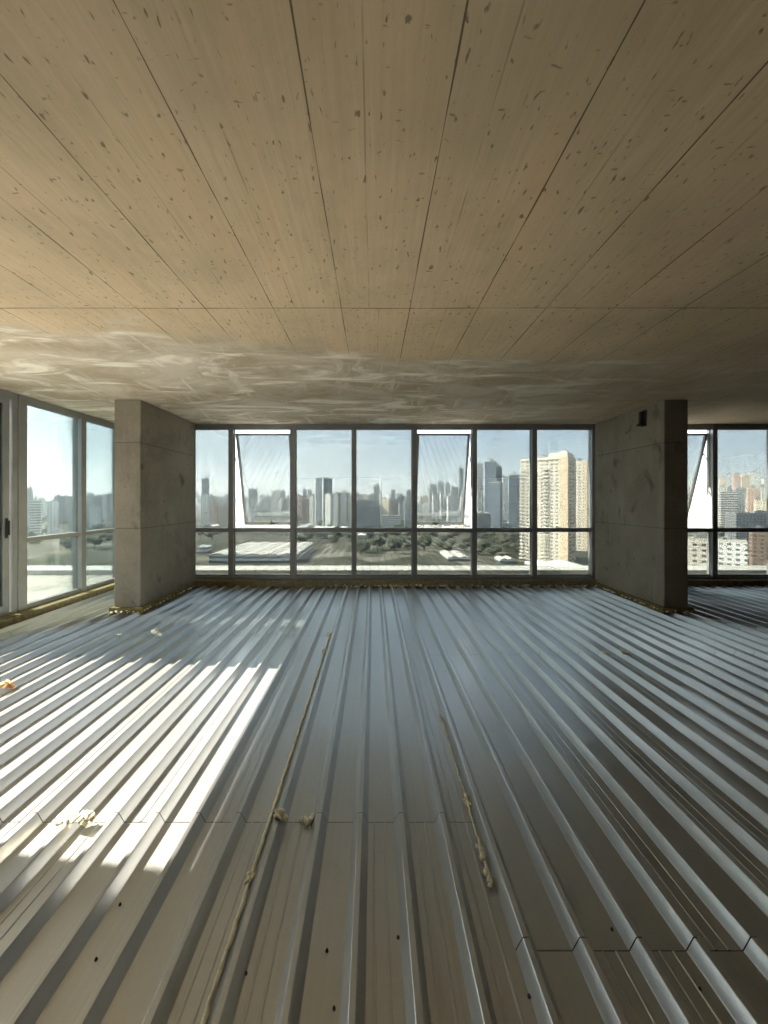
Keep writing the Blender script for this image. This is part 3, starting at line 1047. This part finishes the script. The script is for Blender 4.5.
# --- window with the mast
mast = empty('communication_mast', at(380.6, 514, 900) * 1.0)
mast.location.z = GZ
tag(mast, 'tall slender white mast rising over the middle window', 'mast')
Ht = EYE - (472 - VY) * 900 / F - GZ
MB().tube([(0, 0, 0), (0, 0, Ht * 0.62), (0, 0, Ht)], [3.4, 2.8, 1.2], 12).build('shaft', plain('white_mast_paint', (0.85, 0.84, 0.80), 0.6, 0, 0.04, 0.3), mast, smooth=True)
MB().tube([(0, 0, Ht * 0.6), (0, 0, Ht * 0.62)], [4.2, 4.2], 12).build('platform', ROOF_DARK, mast)
building('office_tower', 'dark tower just left of the white mast', 373.6, 380, 485, 1000, 'dim', 'tower', yaw=-15)
building('office_block', 'grey block stepping down left of the dark mast tower', 369, 374, 494.5, 950, 'grey')
building('office_block', 'wide dark office block at the left of the mast window', 356.5, 372, 499.5, 760, 'dim', depth=40)
building('office_block', 'dark low block in front of the dark mast tower', 371, 380, 505, 700, 'dim')
building('apartment_tower', 'pale cream block right beside the white mast', 381.5, 391, 499, 780, 'cream_plain', 'tower', yaw=-25)
building('office_block', 'white podium below the cream mast block', 382.5, 401, 515.5, 700, 'bands', roof=ROOF_WHITE, depth=24)
building('apartment_block', 'brown block right of the cream mast block', 391, 398, 499.5, 900, 'brown')
building('apartment_tower', 'far grey tower between the mast and the mullion', 391.2, 395, 489.5, 1500, 'dim', 'tower')
building('apartment_block', 'grey low block near the right side of the mast window', 397.5, 405.5, 496, 1100, 'grey')
building('office_block', 'white banded block by the mullion right of the mast', 404.5, 411.5, 501, 720, 'bands')
building('apartment_tower', 'far tower right above the white banded block', 406.5, 411, 490, 1500, 'dim', 'tower')
building('apartment_block', 'far grey block at the top left of the mast window', 356, 362, 494.5, 1400, 'grey')

# --- through the middle open sash
building('apartment_tower', 'hazy tower at the left of the middle open sash', 429.5, 437, 484.5, 1500, 'grey', 'tower')
building('apartment_tower', 'hazy tower in the centre of the middle open sash', 438, 444, 482, 1700, 'grey', 'tower')
building('apartment_tower', 'hazy tower right of the centre of the middle open sash', 446, 450.5, 482.5, 1700, 'grey', 'tower')
building('apartment_tower', 'tall thin hazy tower at the right of the middle open sash', 459.5, 463.5, 468, 1300, 'dim', 'tower')
building('apartment_tower', 'stubby hazy tower below the tall thin one', 451, 458, 487, 1300, 'grey', 'tower')
building('apartment_block', 'white low block under the hazy sash towers', 433, 439, 494, 1000, 'white')
building('apartment_block', 'white narrow block under the central hazy tower', 440.5, 444.5, 491, 1100, 'white')
building('apartment_block', 'pale block at the lower right of the middle open sash', 448, 457, 496, 900, 'white')

# --- left windows of the back wall
lt = building('office_tower', 'dark tower with a crane in the narrow left bay', 201.6, 209.6, 478.5, 1100, 'blue', 'tower', yaw=20)
crane(lt, 0, lt['_wdh'][2], 0.9)
building('apartment_block', 'pale block in front of the crane tower in the narrow bay', 201, 206.5, 494, 800, 'white')
building('apartment_block', 'grey block right of the crane tower in the narrow bay', 207, 214, 495.5, 1000, 'grey')
building('apartment_block', 'pinkish block in the middle of the narrow bay', 211.5, 217, 500.5, 840, 'pink')
building('apartment_block', 'wide pale block with white roof in the narrow bay', 217, 229, 497, 960, 'white', roof=ROOF_WHITE)
building('apartment_block', 'low grey block at the right of the narrow bay', 219, 228, 505, 640, 'beige')
building('apartment_block', 'small white block low in the narrow bay', 202, 207, 513, 700, 'white')
building('apartment_tower', 'hazy tower at the left of the left open sash', 248.5, 256, 489, 1300, 'grey', 'tower')
building('apartment_tower', 'broad hazy tower at the right of the left open sash', 272, 285, 490.5, 1400, 'grey', 'tower', yaw=-20)
building('apartment_block', 'low hazy block between the two sash towers', 262, 270, 497, 1300, 'grey')
building('apartment_block', 'small white block left in the left open sash', 250, 254, 498, 900, 'white')

# sheds and long pale roofs below
def shed(label, px0, px1, y_near, y_far, hz, skew=0.0, mat=None):
    """A long low shed whose roof runs from row y_near back to row y_far."""
    zr = GZ + hz
    D0 = F * (EYE - zr) / (y_near - VY)
    D1 = F * (EYE - zr) / (y_far - VY)
    xm = ((px0 + px1) / 2 - VX) * D0 / F
    wd = (px1 - px0) * D0 / F
    root = empty('warehouse', (xm, D0, GZ - 1))
    q = max(1, round(max(wd, D1 - D0) / max(12, min(wd, D1 - D0))))
    for j in range(q + 1):
        claim(xm - wd / 2 + wd * j / q, (D0 + D1) / 2, min(wd, D1 - D0) / 2 + 4, True)
    tag(root, label, 'warehouse')
    h = hz + 1
    L = D1 - D0
    s = skew * L
    n = max(2, int(wd / 14))
    wv = [(-wd / 2, 0, 0), (wd / 2, 0, 0), (wd / 2 + s, L, 0), (-wd / 2 + s, L, 0), (-wd / 2, 0, h - 1.5), (wd / 2, 0, h - 1.5), (wd / 2 + s, L, h - 1.5), (-wd / 2 + s, L, h - 1.5)]
    MB().add(wv, [(0, 3, 2, 1), (4, 5, 6, 7), (0, 1, 5, 4), (1, 2, 6, 5), (2, 3, 7, 6), (3, 0, 4, 7)]).build('facade', facade('bands'), root)
    rv, rf = [], []
    for i in range(n):
        a, b = -wd / 2 + wd * i / n - 0.3, -wd / 2 + wd * (i + 1) / n + 0.3
        q = len(rv)
        c = (a + b) / 2
        rv += [(a, -0.5, h - 1.5), (c, -0.5, h), (b, -0.5, h - 1.5), (a + s, L + .5, h - 1.5), (c + s, L + .5, h), (b + s, L + .5, h - 1.5)]
        rf += [(q, q + 1, q + 4, q + 3), (q + 1, q + 2, q + 5, q + 4), (q, q + 2, q + 1), (q + 3, q + 4, q + 5), (q, q + 3, q + 5, q + 2)]
    MB().add(rv, rf).build('roof', mat or ROOF_WHITE, root)
    return root


shed('big pale warehouse roof below the left open sash', 209, 296, 553, 541.5, 9, 0.0, ROOF)
shed('long white roof below the dark glass tower', 307, 345, 529, 526, 9)
shed('small white roof left of the long white roof', 295, 303, 527, 523, 10)
shed('white roof low in the narrow left bay', 203, 229, 525.5, 523.3, 9)
shed('small white roof at the lower left of the narrow bay', 196, 206, 546, 544.5, 8)
shed('tiny white shed under the mast window', 358, 370, 534.5, 533, 7)
shed('pale sandy shed near the middle of the park', 448, 470, 556, 550, 5, 0, ROOF)
shed('flat cream shed below the blue-grey towers', 500, 516, 558, 555.5, 5, 0, ROOF)
shed('white podium at the foot of the cream tower', 540, 590, 566, 560, 5, 0, ROOF_WHITE)

# --- hillside town at the far right
R = lambda *a, **k: building(*a, **k)
R('apartment_tower', 'pinkish tower on the hillside skyline', 733, 741, 474, 950, 'pink', 'tower', yaw=-35)
R('apartment_tower', 'beige tower right of the pinkish hillside tower', 741.5, 749.5, 474.5, 800, 'beige', 'tower', yaw=-35)
R('apartment_tower', 'white tower behind the beige hillside tower', 749.5, 758.5, 472, 1000, 'white', 'tower', yaw=-30)
R('apartment_block', 'cream block at the left of the hillside', 719.5, 727, 477, 1000, 'cream_plain', yaw=-30)
R('apartment_block', 'grey block on the skyline right of the white hillside tower', 758, 765, 481, 1120, 'grey', yaw=-30)
R('apartment_block', 'pale block at the right frame edge of the hillside', 763, 772, 479, 950, 'white', yaw=-30)
R('apartment_block', 'white block halfway up the hillside on the left', 718, 726, 487, 800, 'white', yaw=-30)
R('apartment_block', 'long low terrace with a pale roof on the hillside', 720, 735, 491.5, 640, 'bands', yaw=-20, depth=0.5)
R('apartment_block', 'pink block low on the right of the hillside', 748, 758, 488, 600, 'pink', yaw=-35)
R('apartment_block', 'white block right of the low pink hillside block', 758, 768, 487, 620, 'white', yaw=-35)
R('apartment_block', 'grey block between the beige tower and trees', 735, 744, 487, 700, 'grey', yaw=-30)
R('apartment_block', 'sunlit cream block above the dark roof at the right', 755, 767, 499.5, 480, 'cream_plain', yaw=-40)
R('office_block', 'long dark building below the hillside trees', 732, 772, 513, 420, 'dim', yaw=-10, depth=0.4, roof=ROOF_DARK)
R('apartment_block', 'white block low outside past the right column', 719.5, 745, 540.5, 240, 'white', yaw=-42, depth=0.7)
R('apartment_block', 'cream apartment block under the open sash past the right column', 676, 711, 538, 230, 'cream', yaw=-30, depth=0.5)
R('apartment_block', 'brown block right of the low white block', 751, 765, 529, 300, 'brown', yaw=-30)
R('apartment_block', 'white hillside block seen through the gap of the right sash', 700, 707, 488, 800, 'white', yaw=-30)
R('apartment_block', 'pale hillside block at the left of the right sash', 691, 699, 484, 900, 'beige', yaw=-30)

# --- city beyond the terrace on the left
R('apartment_tower', 'grey tower at the left edge of the terrace view', 26.5, 32.5, 488, 700, 'grey', 'tower', yaw=30)
R('apartment_block', 'pale banded block behind the terrace on the left', 31, 41, 500, 560, 'bands', yaw=30)
R('apartment_block', 'grey block above the banded terrace block', 39, 45, 497.5, 1300, 'grey', yaw=30)
R('apartment_block', 'white block with tall bays beyond the terrace', 48, 58, 501, 600, 'white', yaw=30)
R('apartment_block', 'dark grey block on the terrace skyline', 55, 65, 495.5, 900, 'dim', yaw=30)
R('apartment_block', 'grey block right of the dark one on the terrace skyline', 64, 72, 496, 950, 'grey', yaw=30)
R('apartment_block', 'pale block by the mullion of the terrace windows', 69, 77, 500, 700, 'grey', yaw=30)
R('apartment_block', 'hazy block at the left of the second terrace window', 87, 94, 493.5, 950, 'grey', yaw=30)
R('apartment_block', 'dark hazy block in the second terrace window', 94, 102, 496, 900, 'dim', yaw=30)
R('apartment_block', 'pale hazy block in the second terrace window', 99, 107, 495, 1050, 'white', yaw=30)
R('apartment_tower', 'slim tower beside the column in the second terrace window', 107, 112, 493.5, 1000, 'grey', 'tower', yaw=30)
R('apartment_block', 'low white block in the second terrace window', 90, 101, 506, 700, 'white', yaw=30)

# --- hazy city on the horizon: small and alike
protos = []
for i, st in enumerate(('grey', 'white', 'dim', 'beige')):
    pm = MB().box(-10, 10, -8, 8, 0, 30).box(-10.3, 10.3, -8.3, 8.3, 29.4, 30.6).box(-4, 3, -4, 4, 30.6, 34).box(-1, 2, -2, 2, 34, 36)
    protos.append(pm)
zones = [('terrace windows', 20, 114, 22), ('left open sash bay', 197, 292, 34), ('dark tower window', 293, 354, 22), ('mast window', 355, 413, 24), ('middle open sash bay', 416, 474, 22), ('blue-grey towers window', 476, 522, 8), ('hillside window', 690, 768, 34)]
meshes = {}
rnd = random.Random(77)
for zn, a, b, n in zones:
    for i in range(n):
        st = rnd.choice(('grey', 'white', 'dim', 'beige', 'grey'))
        for attempt in range(40):
            px = a + (b - a) * (i + rnd.random()) / n
            if zn == 'hillside window':
                D = rnd.uniform(620, 1500)
                yt = 501 - (D - 620) / 880 * 19 + rnd.uniform(-3, 5)
            else:
                D = rnd.uniform(1000, 2300)
                yt = rnd.uniform(493, 503) + (3 if D < 1400 else 0)
            if claim((px - VX) * D / F, D, 13 + 2.5 * (i % 3)):
                break
        else:
            continue
        key = (st, i % 3)
        if key not in meshes:
            o = protos[('grey', 'white', 'dim', 'beige').index(st)]
            q = MB()
            q.v = [(x * (1 + 0.25 * (i % 3)), y, z * (0.8 + 0.2 * (i % 3))) for x, y, z in o.v]
            q.f = list(o.f)
            ob = q.build('city_block', facade(st))
            meshes[key] = ob.data
        else:
            ob = bpy.data.objects.new('city_block', meshes[key])
            COL.objects.link(ob)
        X = (px - VX) * D / F
        hh = (0.8 + 0.2 * (i % 3)) * 30.6
        ob.location = (X, D, EYE - (yt - VY) * D / F - hh)
        ob.rotation_euler.z = rnd.uniform(-0.8, 0.8)
        tag(ob, 'small hazy city block on the skyline behind the ' + zn, 'building', 'hazy city blocks behind the ' + zn)

# --- trees
LEAF = NT('leafy_crown')
c = LEAF.coord()
nz = LEAF.noise(c, 0.9, 4, 0.7)
LEAF_M = LEAF.bsdf(LEAF.mix(LEAF.rng(nz, 0.35, 0.65), (0.036, 0.044, 0.028), (0.10, 0.107, 0.070)), 0.9, 0, 0.1)
BARK = plain('bark', (0.10, 0.08, 0.06), 0.9)
tree_protos = []
for s in range(4):
    root = empty('tree', (0, -400 - 40 * s, GZ))
    cr = MB()
    rr = random.Random(s)
    for j in range(9):
        a = rr.uniform(0, 6.28)
        q = rr.uniform(0.0, 3.6)
        cr.blob((math.cos(a) * q, math.sin(a) * q, 6.5 + rr.uniform(-1.6, 3.0)), rr.uniform(2.0, 3.4), rr.random() * 40, 0.85, 0.6, 2, 2.4)
    cr.build('crown', LEAF_M, root)
    MB().tube([(0, 0, 0), (0.1, 0, 3), (0, 0.1, 6)], [0.5, 0.36, 0.2], 7).build('trunk', BARK, root)
    tree_protos.append(root)
tz = [('narrow left bay', 199, 230, 14, 515, 545), ('dark tower window', 297, 352, 22, 514, 545), ('mast window', 356, 412, 40, 516, 556), ('middle open sash', 419, 470, 34, 518, 554), ('blue-grey towers', 478, 521, 36, 526, 560), ('hillside', 717, 768, 40, 497, 532), ('terrace', 22, 113, 44, 512, 552)]
used = set()
for zn, a, b, n, ya, yb in tz:
    for i in range(n):
        px = a + (b - a) * (i + rnd.random()) / n
        sc = rnd.uniform(0.9, 1.7)
        for attempt in range(40):
            px = a + (b - a) * (i + rnd.random()) / n
            py = rnd.uniform(ya, yb)
            D = rnd.uniform(430, 760) if zn == 'hillside' else F * (EYE - GZ) / (py - VY)
            X = (px - VX) * D / F
            if claim(X, D, 7.4 * sc):
                break
        else:
            continue
        k = i % 4
        t = tree_protos[k] if k not in used else copy_tree(tree_protos[k])
        used.add(k)
        t.location = (X, D, gheight(X, D) - 0.3)
        t.rotation_euler.z = rnd.uniform(0, 6.28)
        t.scale = (sc, sc, sc * rnd.uniform(0.8, 1.0))
        tag(t, 'dark bushy tree in the parkland below the ' + zn, 'tree', 'trees below the ' + zn)

# ------------------------------------------------------------------ haze over the city
hz = NT('city_haze')
vs = hz.n('VolumeScatter')
vs.inputs['Color'].default_value = (0.56, 0.62, 0.68, 1)
vs.inputs['Density'].default_value = 0.00034
vs.inputs['Anisotropy'].default_value = 0.25
hz.l(vs.outputs[0], hz.out.inputs['Volume'])
h = MB().box(-4400, 4900, 190, 6400, GZ + 0.5, 260).build('haze', hz.m)
tag(h, 'thin pale haze over the distant city', 'haze', kind='structure')
